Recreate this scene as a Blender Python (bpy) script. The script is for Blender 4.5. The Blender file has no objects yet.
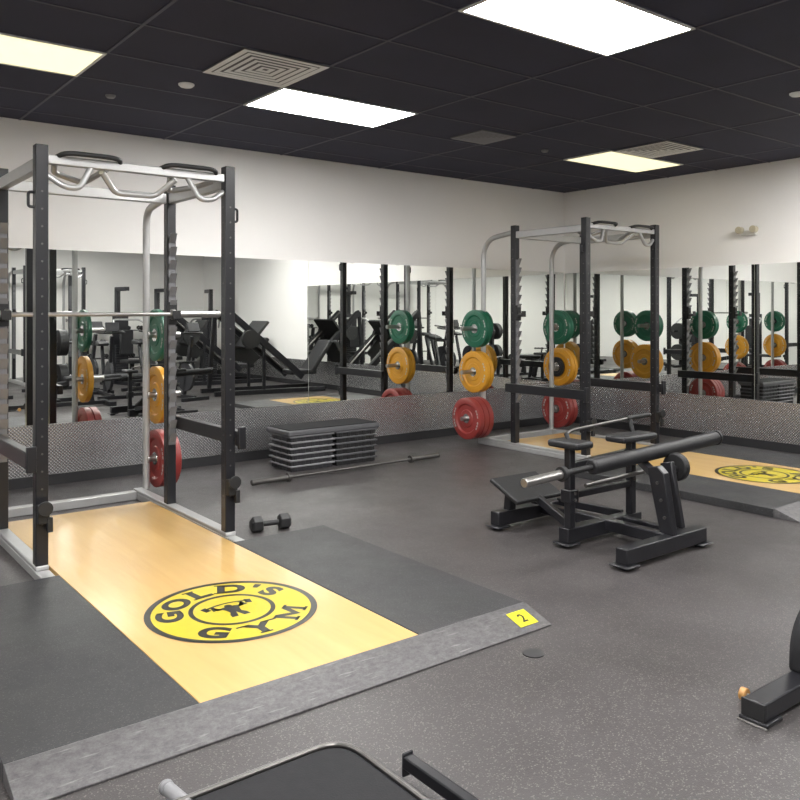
import bpy, bmesh, math, random
from mathutils import Vector, Matrix, Euler
random.seed(4)
S=bpy.context.scene
COL=S.collection
R=math.radians
try:
    S.view_settings.view_transform='Standard'
except Exception: pass

# ---------------------------------------------------------------- materials
def new_mat(name):
    m=bpy.data.materials.new(name); m.use_nodes=True
    nt=m.node_tree; b=nt.nodes['Principled BSDF']
    return m,nt,b
def mat(name,col,rough=.5,metal=0,var=.12,scale=30,bump=0,bscale=200,coat=0):
    m,nt,b=new_mat(name)
    N=nt.nodes; L=nt.links
    tc=N.new('ShaderNodeTexCoord'); nz=N.new('ShaderNodeTexNoise')
    nz.inputs['Scale'].default_value=scale; nz.inputs['Detail'].default_value=4
    L.new(tc.outputs['Object'],nz.inputs['Vector'])
    mx=N.new('ShaderNodeMix'); mx.data_type='RGBA'
    mx.inputs[6].default_value=(*[c*(1-var) for c in col],1)
    mx.inputs[7].default_value=(*[min(1,c*(1+var)) for c in col],1)
    L.new(nz.outputs['Fac'],mx.inputs[0]); L.new(mx.outputs[2],b.inputs['Base Color'])
    b.inputs['Roughness'].default_value=rough; b.inputs['Metallic'].default_value=metal
    b.inputs['Coat Weight'].default_value=coat
    if bump:
        n2=N.new('ShaderNodeTexNoise'); n2.inputs['Scale'].default_value=bscale
        L.new(tc.outputs['Object'],n2.inputs['Vector'])
        bp=N.new('ShaderNodeBump'); bp.inputs['Strength'].default_value=bump; bp.inputs['Distance'].default_value=.01
        L.new(n2.outputs['Fac'],bp.inputs['Height']); L.new(bp.outputs['Normal'],b.inputs['Normal'])
    return m
def speckle_mat(name,base,fleck,rough,scale=160,thr=.12,big=.25):
    m,nt,b=new_mat(name); N=nt.nodes; L=nt.links
    tc=N.new('ShaderNodeTexCoord')
    v=N.new('ShaderNodeTexVoronoi'); v.inputs['Scale'].default_value=scale
    L.new(tc.outputs['Object'],v.inputs['Vector'])
    cr=N.new('ShaderNodeSeparateColor'); L.new(v.outputs['Color'],cr.inputs[0])
    lt=N.new('ShaderNodeMath'); lt.operation='LESS_THAN'; lt.inputs[1].default_value=thr
    L.new(cr.outputs[0],lt.inputs[0])
    nz=N.new('ShaderNodeTexNoise'); nz.inputs['Scale'].default_value=1.3; nz.inputs['Detail'].default_value=10; nz.inputs['Roughness'].default_value=.7
    L.new(tc.outputs['Object'],nz.inputs['Vector'])
    n3=N.new('ShaderNodeTexNoise'); n3.inputs['Scale'].default_value=45; n3.inputs['Detail'].default_value=6; n3.inputs['Roughness'].default_value=.8
    L.new(tc.outputs['Object'],n3.inputs['Vector'])
    av=N.new('ShaderNodeMath'); av.operation='MULTIPLY_ADD'; av.inputs[1].default_value=.5
    hv=N.new('ShaderNodeMath'); hv.operation='MULTIPLY'; hv.inputs[1].default_value=.5
    L.new(n3.outputs['Fac'],hv.inputs[0]); L.new(nz.outputs['Fac'],av.inputs[0]); L.new(hv.outputs[0],av.inputs[2])
    m1=N.new('ShaderNodeMix'); m1.data_type='RGBA'
    m1.inputs[6].default_value=(*[c*(1-2.2*big) for c in base],1); m1.inputs[7].default_value=(*[c*(1+2.2*big) for c in base],1)
    L.new(av.outputs[0],m1.inputs[0])
    m2=N.new('ShaderNodeMix'); m2.data_type='RGBA'; m2.inputs[7].default_value=(*fleck,1)
    L.new(lt.outputs[0],m2.inputs[0]); L.new(m1.outputs[2],m2.inputs[6]); L.new(m2.outputs[2],b.inputs['Base Color'])
    mr=N.new('ShaderNodeMapRange'); mr.inputs[1].default_value=.3; mr.inputs[2].default_value=.7
    mr.inputs[3].default_value=rough-.1; mr.inputs[4].default_value=rough+.12
    L.new(nz.outputs['Fac'],mr.inputs[0]); L.new(mr.outputs[0],b.inputs['Roughness'])
    bp=N.new('ShaderNodeBump'); bp.inputs['Strength'].default_value=.25; bp.inputs['Distance'].default_value=.002
    L.new(v.outputs['Distance'],bp.inputs['Height']); L.new(bp.outputs['Normal'],b.inputs['Normal'])
    return m
def tread_mat(name,axis):
    m,nt,b=new_mat(name); N=nt.nodes; L=nt.links
    tc=N.new('ShaderNodeTexCoord'); sp=N.new('ShaderNodeSeparateXYZ'); L.new(tc.outputs['Object'],sp.inputs[0])
    def M(op,a,c=None):
        n=N.new('ShaderNodeMath'); n.operation=op
        for i,v in enumerate((a,c)):
            if v is None: continue
            if isinstance(v,(int,float)): n.inputs[i].default_value=v
            else: L.new(v,n.inputs[i])
        return n.outputs[0]
    u=sp.outputs[axis]; z=sp.outputs[2]; k=math.pi/.028
    a=M('SINE',M('MULTIPLY',M('ADD',u,z),k)); c=M('SINE',M('MULTIPLY',M('SUBTRACT',u,z),k))
    p=M('ABSOLUTE',M('MULTIPLY',a,c)); g=M('POWER',p,1.8)
    mx=N.new('ShaderNodeMix'); mx.data_type='RGBA'
    mx.inputs[6].default_value=(.30,.30,.31,1); mx.inputs[7].default_value=(.88,.88,.89,1)
    L.new(g,mx.inputs[0]); L.new(mx.outputs[2],b.inputs['Base Color'])
    b.inputs['Metallic'].default_value=.85; b.inputs['Roughness'].default_value=.22
    bp=N.new('ShaderNodeBump'); bp.inputs['Strength'].default_value=.35; bp.inputs['Distance'].default_value=.004
    L.new(p,bp.inputs['Height']); L.new(bp.outputs['Normal'],b.inputs['Normal'])
    return m
def wood_mat():
    m,nt,b=new_mat('varnished_wood'); N=nt.nodes; L=nt.links
    tc=N.new('ShaderNodeTexCoord'); mp=N.new('ShaderNodeMapping'); mp.inputs['Scale'].default_value=(7,.8,1)
    L.new(tc.outputs['Object'],mp.inputs[0])
    nz=N.new('ShaderNodeTexNoise'); nz.inputs['Scale'].default_value=1.6; nz.inputs['Detail'].default_value=8; nz.inputs['Distortion'].default_value=.8
    L.new(mp.outputs[0],nz.inputs['Vector'])
    cr=N.new('ShaderNodeValToRGB'); cr.color_ramp.elements[0].position=.2; cr.color_ramp.elements[0].color=(.50,.305,.10,1)
    cr.color_ramp.elements[1].position=.8; cr.color_ramp.elements[1].color=(.58,.385,.145,1)
    L.new(nz.outputs['Fac'],cr.inputs[0]); L.new(cr.outputs[0],b.inputs['Base Color'])
    b.inputs['Roughness'].default_value=.38
    b.inputs['Coat Weight'].default_value=.4; b.inputs['Coat Roughness'].default_value=.16
    n2=N.new('ShaderNodeTexNoise'); n2.inputs['Scale'].default_value=5; n2.inputs['Detail'].default_value=3
    L.new(mp.outputs[0],n2.inputs['Vector'])
    bp=N.new('ShaderNodeBump'); bp.inputs['Strength'].default_value=.10; bp.inputs['Distance'].default_value=.01
    L.new(n2.outputs['Fac'],bp.inputs['Height']); L.new(bp.outputs['Normal'],b.inputs['Normal']); L.new(bp.outputs['Normal'],b.inputs['Coat Normal'])
    return m
def ramp_mat():
    m,nt,b=new_mat('scuffed_ramp'); N=nt.nodes; L=nt.links
    tc=N.new('ShaderNodeTexCoord'); mp=N.new('ShaderNodeMapping'); mp.inputs['Scale'].default_value=(6,9,9)
    mp.inputs['Rotation'].default_value=(0,0,.4)
    L.new(tc.outputs['Object'],mp.inputs[0])
    nz=N.new('ShaderNodeTexNoise'); nz.inputs['Scale'].default_value=4; nz.inputs['Detail'].default_value=14; nz.inputs['Roughness'].default_value=.85
    L.new(mp.outputs[0],nz.inputs['Vector'])
    cr=N.new('ShaderNodeValToRGB'); cr.color_ramp.elements[0].position=.36; cr.color_ramp.elements[0].color=(.036,.034,.037,1)
    cr.color_ramp.elements[1].position=.68; cr.color_ramp.elements[1].color=(.135,.13,.133,1)
    L.new(nz.outputs['Fac'],cr.inputs[0])
    mp2=N.new('ShaderNodeMapping'); mp2.inputs['Scale'].default_value=(4,45,45); mp2.inputs['Rotation'].default_value=(0,0,.35)
    L.new(tc.outputs['Object'],mp2.inputs[0])
    n2=N.new('ShaderNodeTexNoise'); n2.inputs['Scale'].default_value=2; n2.inputs['Detail'].default_value=4
    L.new(mp2.outputs[0],n2.inputs['Vector'])
    c2=N.new('ShaderNodeValToRGB'); c2.color_ramp.elements[0].position=.62; c2.color_ramp.elements[0].color=(0,0,0,1); c2.color_ramp.elements[1].position=.74; c2.color_ramp.elements[1].color=(.6,.6,.6,1)
    L.new(n2.outputs['Fac'],c2.inputs[0])
    mx=N.new('ShaderNodeMix'); mx.data_type='RGBA'; mx.inputs[7].default_value=(.24,.23,.23,1)
    L.new(c2.outputs[0],mx.inputs[0]); L.new(cr.outputs[0],mx.inputs[6]); L.new(mx.outputs[2],b.inputs['Base Color'])
    b.inputs['Roughness'].default_value=.5
    return m
def emis(name,col,st):
    m,nt,b=new_mat(name); N=nt.nodes;L=nt.links
    tc=N.new('ShaderNodeTexCoord'); nz=N.new('ShaderNodeTexNoise'); nz.inputs['Scale'].default_value=60
    L.new(tc.outputs['Object'],nz.inputs['Vector'])
    mx=N.new('ShaderNodeMix'); mx.data_type='RGBA'; mx.inputs[6].default_value=(*[c*.96 for c in col],1); mx.inputs[7].default_value=(*col,1)
    L.new(nz.outputs['Fac'],mx.inputs[0]); L.new(mx.outputs[2],b.inputs['Emission Color'])
    b.inputs['Base Color'].default_value=(.8,.8,.8,1); b.inputs['Emission Strength'].default_value=st
    return m
WALL=mat('painted_wall',(.87,.855,.835),.8,0,.02,3,.05,300)
CEIL=mat('ceiling_tile_black',(.037,.037,.064),.9,0,.25,2,.3,400)
GRID=mat('ceiling_grid_metal',(.068,.068,.100),.5,.2)
FLOOR=speckle_mat('rubber_floor',(.050,.045,.046),(.125,.115,.11),.42,230,.09)
RUB=speckle_mat('rubber_mat',(.025,.025,.027),(.07,.07,.07),.5,280,.06,.30)
TRX=tread_mat('treadplate_x',0); TRY=tread_mat('treadplate_y',1)
WOOD=wood_mat(); RAMP=ramp_mat()
BLK=mat('black_powdercoat',(.014,.014,.017),.32,.1,.2,20)
BLKM=mat('matte_black_rubber',(.011,.011,.012),.55,0,.2,20,.1)
VINYL=mat('black_vinyl',(.012,.012,.014),.5,0,.2,15,.1,80)
PAD=mat('dark_rubber_pad',(.016,.016,.018),.75,0,.2,30,.1)
PAD.node_tree.nodes['Principled BSDF'].inputs['Specular IOR Level'].default_value=.25
SIL=mat('silver_powdercoat',(.46,.46,.46),.32,.5,.06,12)
CHR=mat('chrome',(.55,.55,.55),.2,1,.05,20)
STEEL=mat('brushed_steel',(.36,.35,.34),.3,.9,.1,40)
DSTEEL=mat('dark_steel',(.13,.125,.12),.35,.8,.1,40)
NOTCH=mat('notch_sheen_grey',(.20,.20,.21),.4,.3,.2,20)  # paler than the black uprights: light reflecting off the teeth put into colour
GREY=mat('grey_plastic',(.085,.085,.092),.45,0,.1,20)
LGREY=mat('light_grey_plastic',(.20,.20,.21),.45,0,.1,20)
DGREY=mat('dark_grey_plastic',(.024,.024,.028),.45,0,.15,20)
BASEB=mat('black_vinyl_skirting',(.02,.02,.022),.5)
GREEN=mat('green_rubber',(.008,.115,.062),.4,0,.1,15)
YEL=mat('yellow_rubber',(.58,.27,.016),.4,0,.1,15)
RED=mat('red_rubber',(.25,.030,.026),.4,0,.12,15)
WHITE=mat('white_enamel',(.72,.72,.70),.4,0,.03)
MARK=mat('marking_paint',(.40,.40,.38),.5,0,.05)
INK=mat('black_ink',(.009,.009,.009),.35,0,.1)
EMY=mat('emblem_yellow',(.50,.41,.022),.35,0,.05)
TAGY=mat('tag_yellow',(.62,.57,.02),.4,0,.04)
ORANGE=mat('orange_urethane',(.42,.22,.07),.4)
LIT=emis('light_diffuser',(1,.985,.96),39)
LITW=emis('warm_light_diffuser',(1,.90,.50),1.3)
MIR,nt,b=new_mat('mirror_glass'); 
b.inputs['Metallic'].default_value=1; b.inputs['Roughness'].default_value=.005
_tc=nt.nodes.new('ShaderNodeTexCoord'); _n=nt.nodes.new('ShaderNodeTexNoise'); _n.inputs['Scale'].default_value=.5
_m=nt.nodes.new('ShaderNodeMix'); _m.data_type='RGBA'; _m.inputs[6].default_value=(.86,.88,.85,1); _m.inputs[7].default_value=(.88,.90,.87,1)
nt.links.new(_tc.outputs['Object'],_n.inputs['Vector']); nt.links.new(_n.outputs['Fac'],_m.inputs[0]); nt.links.new(_m.outputs[2],b.inputs['Base Color'])

# ---------------------------------------------------------------- mesh helpers
def BM(): return bmesh.new()
def box(bm,c,s,rot=None):
    r=bmesh.ops.create_cube(bm,size=1)
    M=Matrix.Translation(c)
    if rot is not None: M=M@Euler(rot).to_matrix().to_4x4()
    M=M@Matrix.Diagonal((*s,1))
    bmesh.ops.transform(bm,matrix=M,verts=r['verts'])
def bx(bm,x0,x1,y0,y1,z0,z1):
    box(bm,((x0+x1)/2,(y0+y1)/2,(z0+z1)/2),(abs(x1-x0),abs(y1-y0),abs(z1-z0)))
def beam(bm,p,q,w,h,ref=(1,0,0)):
    sweep(bm,[p,q],None,ref=ref,prof=[(-w/2,-h/2),(w/2,-h/2),(w/2,h/2),(-w/2,h/2)])
def sweep(bm,pts,r,n=12,ref=None,prof=None,cap=True):
    pts=[Vector(p) for p in pts]
    if prof is None: prof=[(r*math.cos(2*math.pi*i/n),r*math.sin(2*math.pi*i/n)) for i in range(n)]
    rings=[];a=None
    for i,p in enumerate(pts):
        if i==0: d=pts[1]-p
        elif i==len(pts)-1: d=p-pts[i-1]
        else: d=(p-pts[i-1]).normalized()+(pts[i+1]-p).normalized()
        d.normalize()
        if a is None: a=Vector(ref) if ref else d.orthogonal()
        a=(a-d*a.dot(d)).normalized(); b_=d.cross(a)
        rings.append([bm.verts.new(p+a*u+b_*v) for u,v in prof])
    m=len(prof)
    for k in range(len(rings)-1):
        for i in range(m):
            bm.faces.new((rings[k][i],rings[k][(i+1)%m],rings[k+1][(i+1)%m],rings[k+1][i]))
    if cap:
        bm.faces.new(rings[0][::-1]); bm.faces.new(rings[-1])
def fil(pts,rad,seg=6):
    pts=[Vector(p) for p in pts]; out=[pts[0]]
    for i in range(1,len(pts)-1):
        p=pts[i]; a=pts[i-1]-p; c=pts[i+1]-p
        ra=min(rad,a.length*.49,c.length*.49)
        A=p+a.normalized()*ra; C=p+c.normalized()*ra
        for k in range(seg+1):
            t=k/seg; out.append(A*(1-t)**2+p*2*t*(1-t)+C*t*t)
    out.append(pts[-1]); return out
def lathe(bm,prof,n=32,axis='X',c=(0,0,0),phase=0):
    rings=[]; c=Vector(c)
    for r,h in prof:
        ring=[]
        for i in range(n):
            t=2*math.pi*i/n+phase; u=r*math.cos(t); v=r*math.sin(t)
            p={'X':(h,u,v),'Y':(v,h,u),'Z':(u,v,h)}[axis]
            ring.append(bm.verts.new(c+Vector(p)))
        rings.append(ring)
    for k in range(len(rings)-1):
        for i in range(n):
            bm.faces.new((rings[k][i],rings[k][(i+1)%n],rings[k+1][(i+1)%n],rings[k+1][i]))
    return rings
def cyl(bm,c,r,l,axis='X',n=24,phase=0):
    g=lathe(bm,[(r,-l/2),(r,l/2)],n,axis,c,phase)
    bm.faces.new(g[0][::-1]); bm.faces.new(g[1])
def prism(bm,poly,axis,t0,t1):
    def P(u,v,t): return {'X':(t,u,v),'Y':(u,t,v),'Z':(u,v,t)}[axis]
    a=[bm.verts.new(P(u,v,t0)) for u,v in poly]; c=[bm.verts.new(P(u,v,t1)) for u,v in poly]
    n=len(poly)
    bm.faces.new(a[::-1]); bm.faces.new(c)
    for i in range(n): bm.faces.new((a[i],a[(i+1)%n],c[(i+1)%n],c[i]))
def mk(name,bm,m,parent=None,bevel=0,label=None,loc=None):
    bmesh.ops.recalc_face_normals(bm,faces=bm.faces)
    me=bpy.data.meshes.new(name); bm.to_mesh(me); bm.free()
    me.materials.append(m)
    me.polygons.foreach_set('use_smooth',[True]*len(me.polygons))
    me.set_sharp_from_angle(angle=R(32))
    o=bpy.data.objects.new(name,me); COL.objects.link(o)
    if parent: o.parent=parent
    if loc: o.location=loc
    if bevel:
        md=o.modifiers.new('bevel','BEVEL'); md.width=bevel; md.segments=2; md.limit_method='ANGLE'; md.angle_limit=R(40)
    if label: o['label']=label
    return o
def thing(name,loc,label,cat,group=None,rz=0):
    e=bpy.data.objects.new(name,None); e.empty_display_size=.1; COL.objects.link(e)
    e.location=loc; e.rotation_euler=(0,0,rz); e['label']=label; e['category']=cat
    if group: e['group']=group
    return e
def tag(o,label,cat,group=None):
    o['label']=label; o['category']=cat
    if group: o['group']=group
    return o
def struct(o): o['kind']='structure'; return o
def dup(src,loc,rz=None,label=None,rot=None):
    n=src.copy(); COL.objects.link(n); n.location=loc
    if rz is not None: n.rotation_euler=(0,0,rz)
    if rot is not None: n.rotation_euler=rot
    if label: n['label']=label
    def rec(s,d):
        for c in s.children:
            k=c.copy(); COL.objects.link(k); k.parent=d
            rec(c,k)
    rec(src,n); return n
SERIF={'L':[(0,1),(0,0)],'D':[(0,1),(0,0)],'Y':[(0,1),(1,1),(.5,0)]}
def glyph(bm,ch,size,M,off=0.0,wx=1.0,serif=False):
    if serif and ch=='M':
        h=size*.37; w_=size*.48; s_=size*.17; f=size*.085
        def q(pts): bm.faces.new([bm.verts.new(M@Vector((x,y,0))) for x,y in pts])
        for k in (-1,1):
            q([(k*w_,-h),(k*(w_-s_),-h),(k*(w_-s_),h*.25),(0,-h*.85),(0,-h*.05),(k*(w_-s_*1.25),h),(k*w_,h)])
            q([(k*(w_+f),-h),(k*(w_-s_-f),-h),(k*(w_-s_-f),-h+f),(k*(w_+f),-h+f)])
            q([(k*(w_+f),h),(k*(w_-s_),h),(k*(w_-s_),h-f),(k*(w_+f),h-f)])
        return
    cu=bpy.data.curves.new('t','FONT'); cu.body=ch; cu.size=size; cu.align_x='CENTER'; cu.align_y='CENTER'; cu.offset=off
    o=bpy.data.objects.new('t',cu); COL.objects.link(o)
    bpy.context.view_layer.update()
    dg=bpy.context.evaluated_depsgraph_get()
    me=bpy.data.meshes.new_from_object(o.evaluated_get(dg))
    xs=[v.co.x for v in me.vertices]; ys=[v.co.y for v in me.vertices]
    cx=(min(xs)+max(xs))/2; cy=(min(ys)+max(ys))/2
    if ch=="'": cy=0
    me.transform(M@Matrix.Diagonal((wx,1,1,1))@Matrix.Translation((-cx,-cy,0)))
    bm.from_mesh(me); bpy.data.objects.remove(o); bpy.data.meshes.remove(me); bpy.data.curves.remove(cu)
    if serif and ch in SERIF:
        hw=(max(xs)-min(xs))/2*wx; hh=(max(ys)-min(ys))/2; st=size*.09; sw=size*.19; sh=size*.085
        for fx,fy in SERIF[ch]:
            x={0:-hw+st,1:hw-st,.5:0}[fx]; y=hh-sh/2 if fy else -hh+sh/2
            bm.faces.new([bm.verts.new(M@Vector(p)) for p in ((x-sw,y-sh/2,0),(x+sw,y-sh/2,0),(x+sw,y+sh/2,0),(x-sw,y+sh/2,0))])

# ---------------------------------------------------------------- room
XL,XR,YB,YF,H=-5.0,8.33,7.19,-4.2,3.03
def plane_box(name,a,m):
    bm=BM(); bx(bm,*a); return struct(mk(name,bm,m))
plane_box('floor',(XL-.1,XR+.1,YF-.1,YB+.1,-.1,0),FLOOR)
plane_box('ceiling',(XL-.1,XR+.1,YF-.1,YB+.1,H,H+.1),CEIL)
plane_box('wall_back',(XL-.1,XR+.1,YB,YB+.1,0,H),WALL)
plane_box('wall_right',(XR,XR+.1,YF-.1,YB,0,H),WALL)
plane_box('wall_left',(XL-.1,XL,YF-.1,YB,0,H),WALL)
plane_box('wall_front',(XL-.1,XR+.1,YF-.1,YF,0,H),WALL)
plane_box('baseboard_back',(XL,XR-.02,YB-.02,YB,0,.09),BASEB)
plane_box('baseboard_right',(XR-.02,XR,YF,YB-.02,0,.09),BASEB)
plane_box('trim_1',(XL,XR-.014,YB-.014,YB,.09,.51),TRX)
plane_box('trim_2',(XR-.014,XR,YF,YB-.014,.09,.51),TRY)
bm=BM()
for x in [.4+1.22*k for k in range(-4,7)]: bx(bm,x-.009,x+.009,YF,YB,H-.005,H)
for k in range(-15,4):
    yy=5.0+.61*k
    bx(bm,XL,XR,yy-.008,yy+.008,H-.005,H)
struct(mk('trim_3',bm,GRID))
def mirror(a,lab):
    bm=BM(); bx(bm,*a); o=mk('wall_mirror',bm,MIR); tag(o,lab,'mirror','wall mirrors')
ml='large frameless mirror panel above the treadplate'
xs=[-2.0,1.30,4.376,6.36,8.31]
for i in range(4): mirror((xs[i]+.002,xs[i+1]-.002,YB-.008,YB,.512,1.975),ml+' on the long wall')
ys=[.66,2.6,4.55,7.175]
for i in range(3): mirror((XR-.008,XR,ys[i]+.002,ys[i+1]-.002,.512,1.96),ml+' on the side wall')

def light(x,y,warm=False,first={}):
    key=warm
    lab='recessed ceiling light panel glowing '+('warm yellow' if warm else 'bright white')+' among black tiles'
    if key in first: return dup(first[key],(x,y,H-.012))
    t=thing('ceiling_light',(x,y,H-.012),lab,'ceiling light','ceiling light panels')
    bm=BM()
    for a in ((0,1.22,0,.02),(0,1.22,.59,.61),(0,.02,.02,.59),(1.20,1.22,.02,.59)): bx(bm,a[0],a[1],a[2],a[3],0,.012)
    mk('light_frame',bm,WHITE,t)
    bm=BM()
    bx(bm,.02,1.20,.02,.59,.002,.010); mk('diffuser',bm,LITW if warm else LIT,t)
    first[key]=t; return t
for (x,y,w) in [(.4,5.0,1),(2.84,5.0,0),(2.84,2.56,0),(6.48,5.0,1),(6.48,2.56,0),(.4,2.56,0),(-3.26,5.0,0),(-3.26,2.56,0),
    (.4,.12,0),(2.84,.12,0),(6.48,.12,0),(-3.26,.12,0),(.4,-2.32,0),(4.06,-2.32,0),(-3.26,-2.32,0)]:
    light(x,y,bool(w))
def vent(x,y,m,m2,lab,s=.30):
    t=thing('ceiling_vent',(x+.305,y+.305,H-.02),lab,'air vent','ceiling air vents')
    bm=BM(); pitch=s/6
    for k in range(6):
        a=s-k*pitch; i_=max(a-pitch*(.82 if k==0 else .66),.001); z=.006
        for q in ([(-a,-a),(a,-a),(i_,-i_),(-i_,-i_)],[(a,-a),(a,a),(i_,i_),(i_,-i_)],[(a,a),(-a,a),(-i_,i_),(i_,i_)],[(-a,a),(-a,-a),(-i_,-i_),(-i_,i_)]):
            bm.faces.new([bm.verts.new((u,v,z+(.002 if n>1 else 0))) for n,(u,v) in enumerate(q)])
    mk('louvre',bm,m,t)
    bm=BM(); bx(bm,-s,s,-s,s,.0125,.0185); mk('vent_throat',bm,m2,t)
    return t
VG=mat('vent_grey',(.22,.22,.25),.5,0,.05); VW=mat('vent_white',(.85,.85,.84),.5,0,.05); VT=mat('vent_throat_grey',(.14,.14,.15),.6)
vent(2.23,4.39,VW,VT,'white square louvred air vent in the black ceiling')
vent(4.77,5.02,VG,VT,'dull grey square air vent in the black ceiling',.21)
vent(6.50,4.39,VW,VT,'white square louvred air vent beside a light panel')
def detector(x,y,r,m,lab,cat,name):
    bm=BM(); g=lathe(bm,[(r,0),(r,-.008),(r*.75,-.02),(r*.3,-.024)],20,'Z'); bm.faces.new(g[-1]); bm.faces.new(g[0])
    o=mk(name,bm,m,loc=(x,y,H-.001)); tag(o,lab,cat)
detector(2.28,5.36,.055,VW,'small round white recessed fixture in the black ceiling','smoke detector','smoke_detector')
detector(1.96,5.97,.036,LGREY,'small metal sprinkler head in the black ceiling','sprinkler','sprinkler_head')
detector(5.97,5.40,.036,LGREY,'small metal sprinkler head in the black ceiling','sprinkler','sprinkler_head')
detector(5.86,2.88,.055,VW,'small round white recessed fixture in the black ceiling','smoke detector','smoke_detector')
t=thing('emergency_light',(XR,4.6,2.30),'cream twin-head emergency light high on the white wall','emergency light')
bm=BM(); bx(bm,-.05,0,-.08,.08,-.028,.028); mk('housing',bm,WHITE,t,.006)
CREAM=mat('cream_lens',(.50,.45,.33),.3)
for s in (-1,1):
    bm=BM(); cyl(bm,(-.08,s*.08,.030),.038,.06,'X',20); sweep(bm,[(-.03,s*.06,.02),(-.06,s*.08,.030)],.012)
    mk('lamp_head',bm,CREAM,t,.004)

# ---------------------------------------------------------------- lifting platforms
def platform(ox,y0,yr,yw,group,logo_y,num):
    t=thing('lifting_platform',(ox,y0,0),'low wood and black rubber lifting platform with round yellow emblem','lifting platform',group)
    hw=1.145
    for s in (-1,1):
        bm=BM(); a,b_=sorted((s*.503,s*hw)); bx(bm,a,b_,0.002,yr-y0,0,.06); mk('rubber_mat',bm,RUB,t,.003)
    bm=BM(); bx(bm,-.5,.5,.002,yw-y0,0,.059); mk('wood_deck',bm,WOOD,t,.002,'glossy honey-coloured wooden deck')
    bm=BM(); prism(bm,[(-.18,0),(0,0),(0,.061),(-.012,.062),(-.18,.008)],'X',-hw,hw+.0); mk('ramp_edge',bm,RAMP,t,.002,'scuffed dark grey bevelled edge')
    L_=logo_y-y0; z=.0602
    bm=BM(); 
    lathe(bm,[(.0001,0),(.380,0)],72,'Z',(0,L_,z)); mk('emblem_disc',bm,EMY,t)
    z2=z+.0008
    for a0,a1 in ((.366,.396),(.178,.200)):
        bm=BM(); lathe(bm,[(a0,0),(a1,0)],72,'Z',(0,L_,z2)); mk('emblem_ring',bm,INK,t)
    rad=.283
    def put(ch,ang,flip=False,size=.158,r_=rad):
        bm=BM()
        a=R(ang); p=Vector((r_*math.cos(a),L_+r_*math.sin(a),z2))
        rot=a-math.pi/2 if not flip else a+math.pi/2
        glyph(bm,ch,size,Matrix.Translation(p)@Matrix.Rotation(rot,4,'Z'),.008,1.2 if ch!='M' else 1.0,True)
        mk('emblem_letter',bm,INK,t)
    for ch,an in zip("GOLD",(164,131,98,65)): put(ch,an)
    put("'",42,False,.14); put("S",22)
    for ch,an in zip("GYM",(228,270,313)): put(ch,an,True)
    k_=.78
    def part(polys,name='emblem_figure'):
        bm=BM()
        for poly in polys: bm.faces.new([bm.verts.new((u*k_,L_+v*k_,z2)) for u,v in poly])
        mk(name,bm,INK,t)
    def circ(u,v,r_,n=16): return [(u+r_*math.cos(2*math.pi*i/n),v+r_*math.sin(2*math.pi*i/n)) for i in range(n)]
    fig=[circ(0,.058,.024),
      [(-.064,.040),(-.030,.050),(.030,.050),(.064,.040),(.042,-.015),(.036,-.055),(-.036,-.055),(-.042,-.015)],
      [(-.036,-.050),(.0,-.050),(-.008,-.085),(-.018,-.125),(-.060,-.125),(-.054,-.085)],
      [(.036,-.050),(.0,-.050),(.008,-.085),(.018,-.125),(.060,-.125),(.054,-.085)],
      [(-.064,.040),(-.045,.015),(-.090,.022),(-.075,.095),(-.102,.095),(-.112,.015)],
      [(.064,.040),(.045,.015),(.090,.022),(.075,.095),(.102,.095),(.112,.015)]]
    for i in range(10):
        u0=-.135+i*.027; u1=u0+.027; f=lambda u:.108-1.7*u*u
        fig.append([(u0,f(u0)-.009),(u1,f(u1)-.009),(u1,f(u1)+.009),(u0,f(u0)+.009)])
    for s in (-1,1): fig.append([(s*.112,.045),(s*.150,.032),(s*.164,.092),(s*.126,.108)])
    part(fig)
    if num:
        sl=math.atan2(.054,.168)
        bm=BM(); box(bm,(0,0,.0012),(.115,.10,.002)); o=mk('number_tag',bm,TAGY,t,0,'yellow square sticker reading 2',loc=(1.035,-.098,.0355)); o.rotation_euler=(sl,0,0)
        bm=BM(); glyph(bm,"2",.075,Matrix.Translation((0,0,.003)),.002); mk('digit',bm,INK,o)
    return t
platform(1.71,2.72,4.50,5.85,'lifting platforms',3.489,True)
platform(6.74,2.92,4.88,6.25,'lifting platforms',3.60,False)

# ---------------------------------------------------------------- power rack
W=.555; D=.94; HT=2.36; P=.033
def upright(t,x,y,teeth):
    bm=BM(); bx(bm,x-P,x+P,y-P,y+P,.075,HT)
    o=mk('upright',bm,BLK,t,.004)
    if teeth:
        bm=BM(); bx(bm,x-.024,x+.024,y-P-.008,y-P,.50,2.0)
        for k in range(16):
            z=.52+k*.095
            prism(bm,[(y-P-.044,z+.066),(y-P-.014,z),(y-P,z),(y-P,z+.040),(y-P-.018,z+.036)],'X',x-.024,x+.024)
        mk('notched_strip',bm,NOTCH,o,0,'grey strip of toothed notches')
    bm=BM()
    for k in range(20):
        z=.3+k*.095
        cyl(bm,(x-P-.0005,y,z),.006,.002,'X',8)
        cyl(bm,(x+P+.0005,y,z),.006,.002,'X',8)
        if not teeth: cyl(bm,(x,y-P-.0005,z),.006,.002,'Y',8)
    mk('adjustment_hole',bm,DSTEEL,o,0,'row of small metal-ringed adjustment holes')['kind']='stuff'
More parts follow.
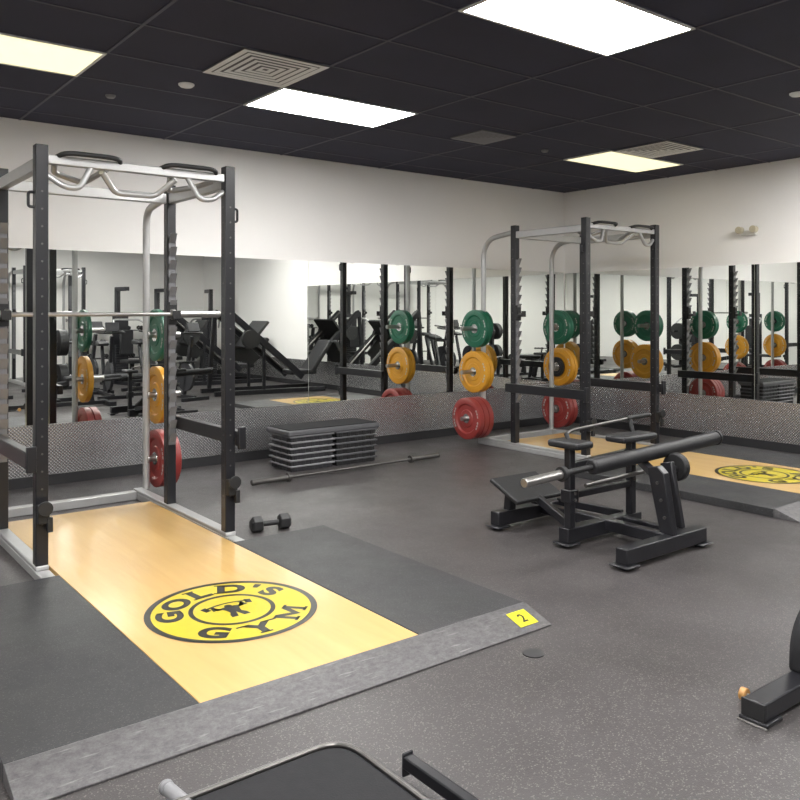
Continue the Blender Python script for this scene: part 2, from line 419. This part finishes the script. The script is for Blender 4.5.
def rack(loc,SY,splay,bend):
    t=thing('power_rack',loc,'tall black and silver power rack straddling a wooden platform deck','power rack','power racks')
    for sx in (-1,1):
        for y,te in ((0,False),(D,True)): upright(t,sx*W,y,te)
        x=sx*W
        bm=BM(); bx(bm,x-.035,x+.035,-.18,SY+.05,.0,.05); bx(bm,x-.035,x+.035,-.04,SY+.05,.05,.075)
        mk('base_rail',bm,SIL,t,.006)
        bm=BM(); beam(bm,(x,P,2.26),(x,D-P,2.26),.05,.07); mk('upper_rail',bm,SIL,t,.006)
        bm=BM()
        xo=x+sx*splay
        pts=fil([(xo,SY,.07),(xo,SY,2.24),(x,D+P,2.29)],bend,8)
        sweep(bm,pts,.027,14,ref=(1,0,0)); mk('storage_post',bm,SIL,t)
        for z in (1.27,.80,.30):
            bm=BM(); a=x+sx*.045
            cyl(bm,(a+sx*.14,SY,z),.0235,.28,'X',20); cyl(bm,(a+sx*.015,SY,z),.04,.02,'X',20)
            mk('storage_peg',bm,STEEL,t,.003)
        bm=BM()
        xa=x+sx*(P+.03)
        bx(bm,xa-.026,xa+.026,-.05,D+.06,.61,.70)
        bx(bm,xa-.026,xa+.026,-.075,-.05,.59,.73)
        bx(bm,min(xa,x+sx*P),max(xa,x+sx*P),-.03,.03,.62,.68); mk('safety_arm',bm,BLK,t,.005)
        bm=BM(); box(bm,(x,-P-.02,.36),(.06,.04,.10)); cyl(bm,(x,-P-.045,.395),.022,.05,'Y',16); cyl(bm,(x,-P-.065,.395),.040,.014,'Y',20); box(bm,(x+.03,-P-.03,.30),(.03,.03,.08))
        mk('band_hook',bm,BLKM,t,.003)
        bm=BM(); sweep(bm,fil([(x+sx*P,0,2.10),(x+sx*(P+.03),0,2.10),(x+sx*(P+.03),0,2.02),(x+sx*P,0,2.02)],.02,4),.008,8); mk('strap_hook',bm,BLK,t)
        bm=BM(); y=D-P
        bx(bm,x-.03,x+.03,y-.085,y-.028,1.40,1.42); bx(bm,x-.03,x+.03,y-.097,y-.085,1.40,1.46); bx(bm,x-.03,x+.03,y-.028,y-.0,1.36,1.52)
        mk('bar_hook',bm,BLKM,t,.003)
    bm=BM(); bx(bm,-W+.035,W-.035,SY-.035,SY+.035,.0,.065); mk('rear_base_beam',bm,SIL,t,.006)
    bm=BM(); beam(bm,(-W+P,D,2.26),(W-P,D,2.26),.07,.05,ref=(0,0,1)); mk('rear_top_beam',bm,SIL,t,.005)
    bm=BM(); beam(bm,(-W+P,0,2.285),(W-P,0,2.285),.05,.045,ref=(0,0,1)); mk('front_top_beam',bm,SIL,t,.005)
    for s in (-1,1):
        bm=BM()
        sweep(bm,fil([(s*(W-P),.0,2.20),(s*(W-.12),-.02,2.14),(s*(W-.20),-.02,2.14),(s*(W-.27),.0,2.27)],.035,5),.017,12)
        mk('curved_grip',bm,SIL,t)
        bm=BM()
        sweep(bm,fil([(s*(W-.08),.03,2.27),(s*(W-.12),.20,2.25),(s*.26,.24,2.21),(s*.19,.03,2.27)],.04,5),.017,12)
        mk('angled_grip',bm,SIL,t)
        bm=BM()
        sweep(bm,fil([(s*.47,.0,2.305),(s*.45,-.05,2.318),(s*.40,-.07,2.322),(s*.19,-.07,2.322),(s*.14,-.05,2.318),(s*.12,0,2.305)],.03,5),.014,12)
        mk('pull_up_handle',bm,BLKM,t,0,'black rubber-coated pull-up handle')
    bm=BM(); sweep(bm,fil([(-.22,.02,2.25),(-.12,.10,2.15),(.12,.10,2.15),(.22,.02,2.25)],.04,6),.017,12); mk('centre_grip',bm,SIL,t)
    return t
R1=(1.72,4.70); R2=(6.76,5.09); SYS={R1:1.54,R2:1.42}
r1=rack((*R1,0),1.54,.05,.14); r2=rack((*R2,0),1.42,.0,.24)

def barbell(loc,half,group,lab,rot=(0,0,0),m=None):
    m=m or STEEL
    t=thing('barbell',loc,lab,'barbell'); t.rotation_euler=rot
    bm=BM(); cyl(bm,(0,0,0),.014,2*half-.5,'X',16); mk('bar_shaft',bm,m,t)
    for s in (-1,1):
        bm=BM(); lathe(bm,[(.001,s*(half-.37)),(.036,s*(half-.37)),(.036,s*(half-.345)),(.0245,s*(half-.342)),(.0245,s*(half-.006)),(.02,s*half),(.001,s*half)],20,'X')
        mk('sleeve',bm,m,t)
    return t
barbell((R1[0],R1[1]+D-P-.056,1.434),.90,None,'steel barbell resting unloaded on rack hooks')
barbell((4.19,6.10,.036),1.04,None,'steel barbell lying on the rubber floor',(0,0,R(1.4)),DSTEEL)

PL={}
def plate(kind,R_,t_,m,loc,lab):
    if kind in PL: return dup(PL[kind],loc,label=lab)
    t=thing('weight_plate',loc,lab,'weight plate','weight plates on rack storage pegs')
    bm=BM(); h=t_/2
    lathe(bm,[(.05,-h*.75),(R_*.40,-h*.75),(R_*.44,-h*.5),(R_*.66,-h*.5),(R_*.72,-h),(R_*.95,-h),(R_,-h*.8),(R_,h*.8),(R_*.95,h),(R_*.72,h),(R_*.66,h*.5),(R_*.44,h*.5),(R_*.40,h*.75),(.05,h*.75),(.05,-h*.75)],44,'X')
    mk('plate_body',bm,m,t)
    bm=BM(); lathe(bm,[(.0255,-h*.85),(.05,-h*.85),(.052,-h*.7),(.052,h*.7),(.05,h*.85),(.0255,h*.85),(.0255,-h*.85)],28,'X')
    mk('hub',bm,CHR,t)
    if R_>.15:
        bm=BM()
        for s in (-1,1):
            for base in (0,math.pi):
                for i in range(7):
                    if i in (3,): continue
                    a=base+(i-3)*.17; rr=R_*.84
                    box(bm,(s*(h+.0002),rr*math.cos(a),rr*math.sin(a)),(.001,.016,.024),rot=(a,0,0))
        mk('moulded_marking',bm,MARK,t,0,'row of small white moulded characters')['kind']='stuff'
    PL[kind]=t; return t
def load(rx,ry,SY,s,z,items,st):
    x=W+st
    for kind in items:
        spec={'g':(.205,.045,GREEN,'green rubber bumper plate'),'y':(.225,.055,YEL,'yellow rubber bumper plate'),'r':(.225,.07,RED,'red rubber bumper plate'),'k':(.115,.03,BLKM,'small black weight plate')}[kind]
        x+=spec[1]/2+.001
        plate(kind,spec[0],spec[1],spec[2],(rx+s*x,ry+SY,z-.002),spec[3]+' hung on a rack storage peg')
        x+=spec[1]/2
for (rx,ry) in (R1,R2):
    for s in (-1,1):
        st=.11 if rx<3 else (.05 if s<0 else .07)
        load(rx,ry,SYS[(rx,ry)],s,1.27,'g' if rx<3 else 'gg',st); load(rx,ry,SYS[(rx,ry)],s,.80,'kyy' if s>0 and rx>3 else ('y' if rx<3 else 'yy'),st); load(rx,ry,SYS[(rx,ry)],s,.30,'rr' if rx<3 or s>0 else 'rrr',st)

# ---------------------------------------------------------------- hip thrust machine
t=thing('hip_thrust_machine',(4.20,3.37,0),'black steel hip thrust machine with padded roller on rubber floor','gym machine')
def foot(bm,x0,x1,y):
    bx(bm,x0,x1,y-.040,y+.040,.03,.12)
    for x in (x0+.03,x1-.03): bx(bm,x-.06,x+.06,y-.065,y+.065,.018,.03); cyl(bm,(x,y,.009),.035,.018,'Z',16)
bm=BM(); foot(bm,-.42,.38,-.52); mk('front_foot_beam',bm,BLK,t,.006)
bm=BM(); foot(bm,-.39,.41,.52); mk('rear_foot_beam',bm,BLK,t,.006)
bm=BM(); foot(bm,-.34,.40,-.03); mk('middle_foot_beam',bm,BLK,t,.006)
bm=BM(); beam(bm,(.05,-.50,.09),(.05,.50,.09),.07,.07); beam(bm,(.22,-.50,.09),(.22,0,.09),.05,.05); mk('spine',bm,BLK,t,.006)
bm=BM(); bx(bm,-.335,-.285,-.080,-.030,.12,.62); bx(bm,-.350,-.270,-.095,-.015,.28,.36); mk('post',bm,BLK,t,.006)
bm=BM(); bx(bm,.275,.325,-.080,-.030,.12,.60); mk('post',bm,BLK,t,.006)
bm=BM(); prism(bm,[(-.55,.12),(-.46,.12),(-.37,.50),(-.44,.52),(-.49,.48)],'X',.03,.085); prism(bm,[(-.49,.12),(-.43,.12),(-.33,.50),(-.41,.52)],'X',.22,.26); mk('side_plate',bm,BLK,t,.006)
bm=BM(); beam(bm,(.06,-.42,.45),(.31,-.06,.52),.045,.05,ref=(0,0,1)); beam(bm,(-.31,-.05,.32),(.31,-.05,.32),.04,.045,ref=(0,0,1)); beam(bm,(-.31,-.05,.50),(.31,-.05,.53),.04,.045,ref=(0,0,1)); mk('linkage_arm',bm,BLK,t,.005)
bm=BM(); beam(bm,(-.25,.0,.12),(-.12,.47,.24),.04,.05); mk('side_brace',bm,BLK,t,.004)
bm=BM(); beam(bm,(.28,.0,.11),(.22,.50,.11),.04,.05); mk('side_brace',bm,BLK,t,.004)
bm=BM(); sweep(bm,[(-.30,-.17,.40),(.45,-.17,.42)],.014,12); mk('lower_bar',bm,DSTEEL,t)
bm=BM()
for x,y,z in ((-.31,-.10,.34),(-.31,-.10,.30),(.30,-.085,.45),(.30,-.085,.35)): cyl(bm,(x,y,z),.010,.012,'Y',6)
for z in (.22,.32,.42): cyl(bm,(.025,-.520+.25*(z-.13),z),.010,.012,'X',6)
mk('bolt',bm,DSTEEL,t)['kind']='stuff'
for (x,y,z,sx,sy) in ((-.31,-.06,.64,.16,.24),(.30,-.06,.625,.36,.16)):
    bm=BM(); box(bm,(x,y,z),(sx,sy,.045)); mk('arm_pad',bm,VINYL,t,.016)
bm=BM(); sweep(bm,[(-.36,-.26,.532),(.97,-.26,.580)],.046,24); mk('padded_roller',bm,VINYL,t,.012)
bm=BM(); sweep(bm,[(-.60,-.26,.523),(-.36,-.26,.532)],.018,20); mk('roller_shaft',bm,BLKM,t,.003)
bm=BM(); sweep(bm,[(-.63,-.26,.522),(-.60,-.26,.523)],.044,20); mk('roller_collar',bm,BLKM,t,.003)
bm=BM(); sweep(bm,[(.97,-.26,.580),(.99,-.26,.581)],.050,20); mk('roller_collar',bm,BLKM,t,.003)
bm=BM(); sweep(bm,[(-.93,-.26,.510),(-.63,-.26,.522)],.027,20); mk('loading_sleeve',bm,STEEL,t,.004)
bm=BM(); 
n=24
prism(bm,[(-.34+.09*math.cos(2*math.pi*i/n),.46+.09*math.sin(2*math.pi*i/n)) for i in range(n)],'X',.36,.41)
bx(bm,.12,.38,-.37,-.32,.43,.47); mk('cam_disc',bm,BLKM,t,.012)
bm=BM(); sweep(bm,fil([(-.28,-.0,.69),(-.2,.02,.705),(.40,.02,.735),(.62,.02,.74)],.05,5),.010,12); mk('handle_bar',bm,DSTEEL,t)
bm=BM(); sweep(bm,[(.36,.02,.734),(.60,.02,.740)],.016,14); mk('handle_grip',bm,BLKM,t)
for p,q in (((-.28,-.02,.65),(-.28,0,.695)),((.38,-.02,.62),(.385,.02,.735))):
    bm=BM(); sweep(bm,[p,q],.014,12); mk('handle_stem',bm,BLKM,t)
bm=BM(); box(bm,(-.16,.45,.265),(.44,.28,.03),rot=(R(24),0,0)); mk('foot_plate',bm,BLKM,t,.010)
bm=BM(); beam(bm,(-.25,.52,.11),(-.25,.50,.27),.06,.06); mk('foot_plate_support',bm,BLK,t,.004)
bm=BM(); beam(bm,(.02,.52,.11),(.02,.50,.27),.06,.06); mk('foot_plate_support',bm,BLK,t,.004)

# ---------------------------------------------------------------- dumbbells
def dumbbell(loc,rz,s,lab,group=None):
    t=thing('dumbbell',loc,lab,'dumbbell',group,rz)
    for k in (-1,1):
        bm=BM(); g=lathe(bm,[(s*.55,k*s*1.0),(s*1.0,k*s*1.15),(s*1.0,k*s*2.2),(s*.6,k*s*2.5)],6,'X',(0,0,s*.87),math.pi/6); bm.faces.new(g[0]); bm.faces.new(g[-1])
        mk('dumbbell_head',bm,BLKM,t,.004)
    bm=BM(); cyl(bm,(0,0,s*.87),s*.32,s*2.3,'X',16); mk('handle',bm,STEEL if group else BLKM,t)
    return t
dumbbell((2.63,4.80,0),R(-10),.055,'black hexagonal dumbbell on the rubber floor behind the platform')

# ---------------------------------------------------------------- aerobic step stack
def riser(loc,m1,m2,lab):
    t=thing('step_riser',loc,lab,'exercise step riser','stacked step risers')
    bm=BM(); bx(bm,-.222,.222,-.182,.182,0,.038)
    for k in range(5):
        x=-.18+k*.09; bx(bm,x-.020,x+.020,-.190,-.182,0,.038)
    for k in range(3):
        y=-.12+k*.12; bx(bm,-.230,-.222,y-.022,y+.022,0,.038)
    mk('riser_body',bm,m1,t,.004)
    bm=BM(); bx(bm,-.24,.24,-.20,.20,.038,.0535); mk('riser_rim',bm,m2,t,.005)
    return t
ra=riser((3.95,6.60,0),DGREY,LGREY,'black plastic step riser with pale grey rim in a stack')
rb=riser((4.44,6.60,0),BLKM,GREY,'black plastic step riser with dark rim in a stack')
for k in range(1,6):
    dup(ra,(3.95+.005*((-1)**k),6.60,.0538*k)); dup(rb,(4.44,6.60+.005*((-1)**k),.0538*k))
t=thing('step_deck',(4.195,6.60,.323),'long black exercise step lying across two riser stacks','exercise step')
bm=BM(); bx(bm,-.51,.51,-.21,.21,0,.05); mk('deck_body',bm,GREY,t,.012)
bm=BM(); bx(bm,-.49,.49,-.19,.19,.05,.058); mk('rubber_top',bm,PAD,t,.006)

# ---------------------------------------------------------------- benches
def bench(loc,rz,lab,back=0):
    t=thing('weight_bench',loc,lab,'weight bench',None,rz)
    bm=BM(); bx(bm,0.0,1.45,-.042,.042,.018,.080); bx(bm,-.01,.10,-.055,.055,.0,.018)
    mk('spine',bm,BLK,t,.006)
    bm=BM(); bx(bm,-.010,0,-.044,.044,.020,.082); mk('end_cap',bm,BLKM,t,.003)
    bm=BM(); bx(bm,-.018,-.010,-.055,.055,.0,.006); mk('scuffed_edge_strip',bm,STEEL,t,.002)
    bm=BM(); bx(bm,1.38,1.48,-.30,.30,0,.07); mk('rear_foot',bm,BLK,t,.006)
    bm=BM()
    pts=fil([(.385,0,.07),(.39,0,.21),(.52,0,.31),(.85,0,.37)],.09,6); sweep(bm,pts,None,ref=(0,1,0),prof=[(-.055,-.045),(.055,-.045),(.055,.045),(-.055,.045)]); mk('curved_upright',bm,PAD,t,.02)
    bm=BM(); beam(bm,(1.2,0,.07),(1.15,0,.41),.06,.06,ref=(0,1,0)); mk('rear_upright',bm,BLK,t,.005)
    bm=BM(); bx(bm,.80,1.12,-.11,.11,.41,.47); mk('seat',bm,VINYL,t,.02)
    bm=BM(); L0=.82; a=R(back); cx=1.15+math.cos(a)*L0/2; cz=.44+math.sin(a)*L0/2
    box(bm,(cx,0,cz),(L0,.24,.06),rot=(0,-a,0)); mk('backrest',bm,VINYL,t,.02)
    bm=BM(); cyl(bm,(.13,.11,.026),.024,.025,'Y',20); mk('transport_wheel',bm,ORANGE,t,.004,'orange transport wheel')
    bm=BM(); cyl(bm,(.13,.075,.026),.008,.07,'Y',10); mk('axle',bm,STEEL,t)
    return t
bench((2.74,1.50,0),0,'black adjustable weight bench with scuffed base and orange wheel')

t=thing('machine_footplate',(1.10,1.80,0),'low black footplate with raised dark rim on the floor','gym machine footplate')
bm=BM()
poly=[(p.x,p.y) for p in fil([(-.62,.38,0),(.36,.38,0),(.36,-.9,0)],.12,8)]+[(-.62,-.9)]
prism(bm,poly,'Z',.035,.085); mk('plate_frame',bm,BLK,t,.010)
bm=BM(); poly=[(p.x,p.y) for p in fil([(-.60,.345,0),(.325,.345,0),(.325,-.88,0)],.10,8)]+[(-.60,-.88)]
prism(bm,poly,'Z',.085,.092); mk('rubber_surface',bm,PAD,t,.004)
bm=BM(); sweep(bm,fil([(-.62,.362,.090),(.343,.362,.090),(.343,-.9,.090)],.11,8),.009,10); mk('raised_rim',bm,DSTEEL,t)
for k,(x,y) in enumerate(((-.5,.28),(.25,.2),(.25,-.8),(-.5,-.8))):
    bm=BM(); cyl(bm,(x,y,.018),.03,.036,'Z',14); mk('foot',bm,BLKM,t)
bm=BM(); bx(bm,.425,.462,-.9,.16,.055,.095); bx(bm,.36,.45,-.6,-.55,.055,.085); bx(bm,.423,.464,.150,.16,.03,.105); mk('side_rail',bm,BLK,t,.006)
bm=BM(); sweep(bm,[(-.18,.35,.075),(-.20,.45,.085)],.020,14); cyl(bm,(-.201,.455,.0855),.022,.02,'Y',18); mk('peg',bm,LGREY,t,.006)

bm=BM(); cyl(bm,(0,0,.002),.045,.004,'Z',28)
o=mk('floor_cover',bm,mat('worn_floor_cover',(.05,.05,.053),.4,.3),loc=(2.56,2.38,0)); tag(o,'small round grey cover plate set on the rubber floor','floor cover')

# ---------------------------------------------------------------- gym seen in the mirrors
def leg_press(loc,rz):
    t=thing('leg_press',loc,'large black angled leg press machine seen in the wall mirror','leg press machine','leg press machines',rz)
    for s in (-.35,.35):
        bm=BM(); beam(bm,(-1.0,s,.05),(1.1,s,.05),.07,.08,ref=(0,1,0)); mk('base_rail',bm,BLK,t,.005)
        bm=BM(); beam(bm,(-.75,s,1.45),(.65,s,.28),.07,.11,ref=(0,1,0)); mk('slide_rail',bm,BLK,t,.005)
        bm=BM(); beam(bm,(-.75,s,1.45),(-.85,s,.08),.06,.07,ref=(0,1,0)); mk('rear_upright',bm,BLK,t,.005)
        bm=BM(); sweep(bm,[(-.72,s*.8,1.46),(.62,s*.8,.34)],.018,10); mk('guide_rod',bm,DSTEEL,t)
        bm=BM(); beam(bm,(-.1,s,.05),(-.1,s,.88),.05,.05,ref=(0,1,0)); mk('brace',bm,BLK,t,.005)
    bm=BM(); box(bm,(-.20,0,1.05),(.05,.70,.60),rot=(0,R(40),0)); mk('foot_platform',bm,BLKM,t,.01)
    bm=BM(); box(bm,(-.235,0,1.02),(.01,.45,.20),rot=(0,R(40),0)); mk('sign_plate',bm,GREY,t,.002)
    bm=BM(); prism(bm,[(-.62,1.22),(-.15,.86),(.10,.62),(-.05,.50),(-.62,.62)],'Y',-.30,-.27); mk('side_shield',bm,BLKM,t,.004)
    bm=BM(); box(bm,(.75,0,.35),(.5,.45,.08)); mk('seat',bm,VINYL,t,.02)
    bm=BM(); box(bm,(1.10,0,.62),(.08,.48,.7),rot=(0,R(35),0)); mk('backrest',bm,VINYL,t,.02)
    for s in (-.42,.42):
        bm=BM(); cyl(bm,(-.40,s+.05*(1 if s>0 else -1),.98),.16,.08,'Y',32)
        mk('loaded_disc',bm,BLKM,t,.004)
    return t
lp=leg_press((7.0,1.25,0),R(5)); dup(lp,(6.9,-1.0,0),R(6))
def tower(loc,rz):
    t=thing('cable_machine',loc,'tall black cable machine with weight stack seen in the mirror','cable machine','cable machines',rz)
    bm=BM(); bx(bm,-.04,.04,.10,.20,0,1.95); mk('column',bm,BLK,t,.006)
    bm=BM(); bx(bm,-.05,.05,-.65,.30,0,.07); bx(bm,-.3,.3,.2,.3,0,.07); mk('base',bm,BLK,t,.006)
    bm=BM(); bx(bm,-.04,.04,-.25,.20,1.87,1.95); mk('top_arm',bm,BLK,t,.006)
    bm=BM()
    for k in range(14): bx(bm,-.13,.13,-.04,.10,.10+k*.05,.145+k*.05)
    mk('weight_stack',bm,DGREY,t,.003)
    bm=BM(); bx(bm,-.17,.17,.02,.05,.08,1.4); mk('stack_shroud',bm,DGREY,t,.006)
    bm=BM(); box(bm,(0,-.42,.48),(.33,.33,.07)); box(bm,(0,-.42,.25),(.07,.07,.40)); mk('seat',bm,VINYL,t,.01)
    bm=BM(); box(bm,(0,-.20,.85),(.28,.07,.5)); mk('backrest',bm,VINYL,t,.02)
    bm=BM(); sweep(bm,fil([(-.35,-.5,1.1),(-.3,-.2,1.3),(.3,-.2,1.3),(.35,-.5,1.1)],.1,5),.02,10); mk('press_handle',bm,SIL,t)
    return t
tw=tower((5.55,-1.9,0),R(170))
for p,a in (((-2.6,-1.2,0),80),((-3.6,1.6,0),90),((-3.6,3.3,0),90),((7.7,-2.5,0),10),((6.6,-2.5,0),170)): dup(tw,p,R(a))
for p in ((2.3,-2.6,0),(4.5,-2.7,0),(-2.6,5.2,0)): dup(r2,p,R(180) if p[1]<0 else R(90),label='tall black and silver power rack reflected in the mirror')
def bike(loc,rz):
    t=thing('exercise_bike',loc,'black upright exercise bike seen in the wall mirror','exercise bike','exercise bikes',rz)
    bm=BM(); bx(bm,-.50,-.44,-.25,.25,0,.06); bx(bm,.50,.56,-.25,.25,0,.06); bx(bm,-.46,.52,-.03,.03,.02,.08); mk('base',bm,BLK,t,.005)
    bm=BM(); beam(bm,(-.05,0,.08),(-.28,0,.85),.05,.06,ref=(0,1,0)); mk('seat_post',bm,BLK,t,.004)
    bm=BM(); beam(bm,(.20,0,.08),(.42,0,1.05),.05,.06,ref=(0,1,0)); mk('handlebar_post',bm,BLK,t,.004)
    bm=BM(); prism(bm,[(-.42,.86),(-.16,.86),(-.10,.90),(-.20,.93),(-.42,.95)],'Y',-.09,.09); mk('saddle',bm,VINYL,t,.02)
    bm=BM(); cyl(bm,(.25,0,.38),.24,.05,'Y',32); mk('flywheel',bm,DGREY,t,.006)
    bm=BM(); sweep(bm,fil([(.20,-.22,1.12),(.44,-.22,1.10),(.44,.22,1.10),(.20,.22,1.12)],.08,5),.016,10); mk('handlebar',bm,BLKM,t)
    bm=BM(); box(bm,(.46,0,1.20),(.04,.22,.16),rot=(0,R(-20),0)); mk('console',bm,DGREY,t,.01)
    return t
bk=bike((5.40,1.3,0),R(80)); dup(bk,(5.35,0.0,0),R(85)); dup(bk,(4.55,.25,0),R(95)); dup(bk,(4.6,-1.1,0),R(80)); dup(bk,(3.75,-.9,0),R(100)); dup(bk,(2.9,-.8,0),R(85))
t=thing('dumbbell_rack',(6.8,-3.75,0),'three-tier black dumbbell rack against the far wall in the mirror','dumbbell rack')
for s in (-1.4,0,1.4):
    bm=BM(); beam(bm,(s,-.30,0.0),(s,-.1,1.05),.07,.07); bx(bm,s-.035,s+.035,-.35,.35,0,.06); beam(bm,(s,.30,.05),(s,-.1,.9),.05,.05); mk('leg',bm,BLK,t,.005)
tiers=[(.15,.45),(0,.75),(-.12,1.05)]
for y,z in tiers:
    bm=BM(); bx(bm,-1.45,1.45,y-.13,y+.13,z-.02,z); mk('tray',bm,BLK,t,.004)
d0=None
for y,z in tiers:
    for k in range(10):
        p=(6.8-1.31+k*.29,-3.75+y,z+.001)
        if d0 is None: d0=dumbbell(p,R(90),.05,'black hexagonal dumbbell on a storage rack','dumbbells on the storage rack')
        else: dup(d0,p,R(90))
bench((-1.6,3.0,0),R(90),'flat black weight bench on open floor seen in the mirror',back=0)
def tree(loc):
    t=thing('plate_tree',loc,'black plate storage tree loaded with black discs in the mirror','plate storage tree','plate trees')
    bm=BM(); bx(bm,-.05,.05,-.05,.05,.05,1.15); bx(bm,-.35,.35,-.04,.04,0,.06); bx(bm,-.04,.04,-.3,.3,0,.06); mk('frame',bm,BLK,t,.005)
    for z in (.4,.95):
        for s in (-1,1):
            bm=BM(); cyl(bm,(s*.2,0,z),.024,.32,'X',14); mk('peg',bm,CHR,t)
            bm=BM(); cyl(bm,(s*.135,0,z),.21,.13,'X',30)
            mk('disc',bm,BLKM,t,.004)
    return t
tr=tree((1.9,-.8,0)); dup(tr,(-2.3,2.0,0)); dup(tr,(3.6,.6,0))

# ---------------------------------------------------------------- camera
cd=bpy.data.cameras.new('camera'); cam=bpy.data.objects.new('camera',cd); COL.objects.link(cam)
cam.location=(0,0,1.45); cam.rotation_euler=(R(90),0,R(-37.77))
cd.sensor_width=36; cd.lens=36*813/800; cd.shift_y=-.11; cd.clip_start=.05
S.camera=cam
w=bpy.data.worlds.new('world'); S.world=w; w.use_nodes=True
w.node_tree.nodes['Background'].inputs[0].default_value=(.5,.5,.5,1); w.node_tree.nodes['Background'].inputs[1].default_value=.1
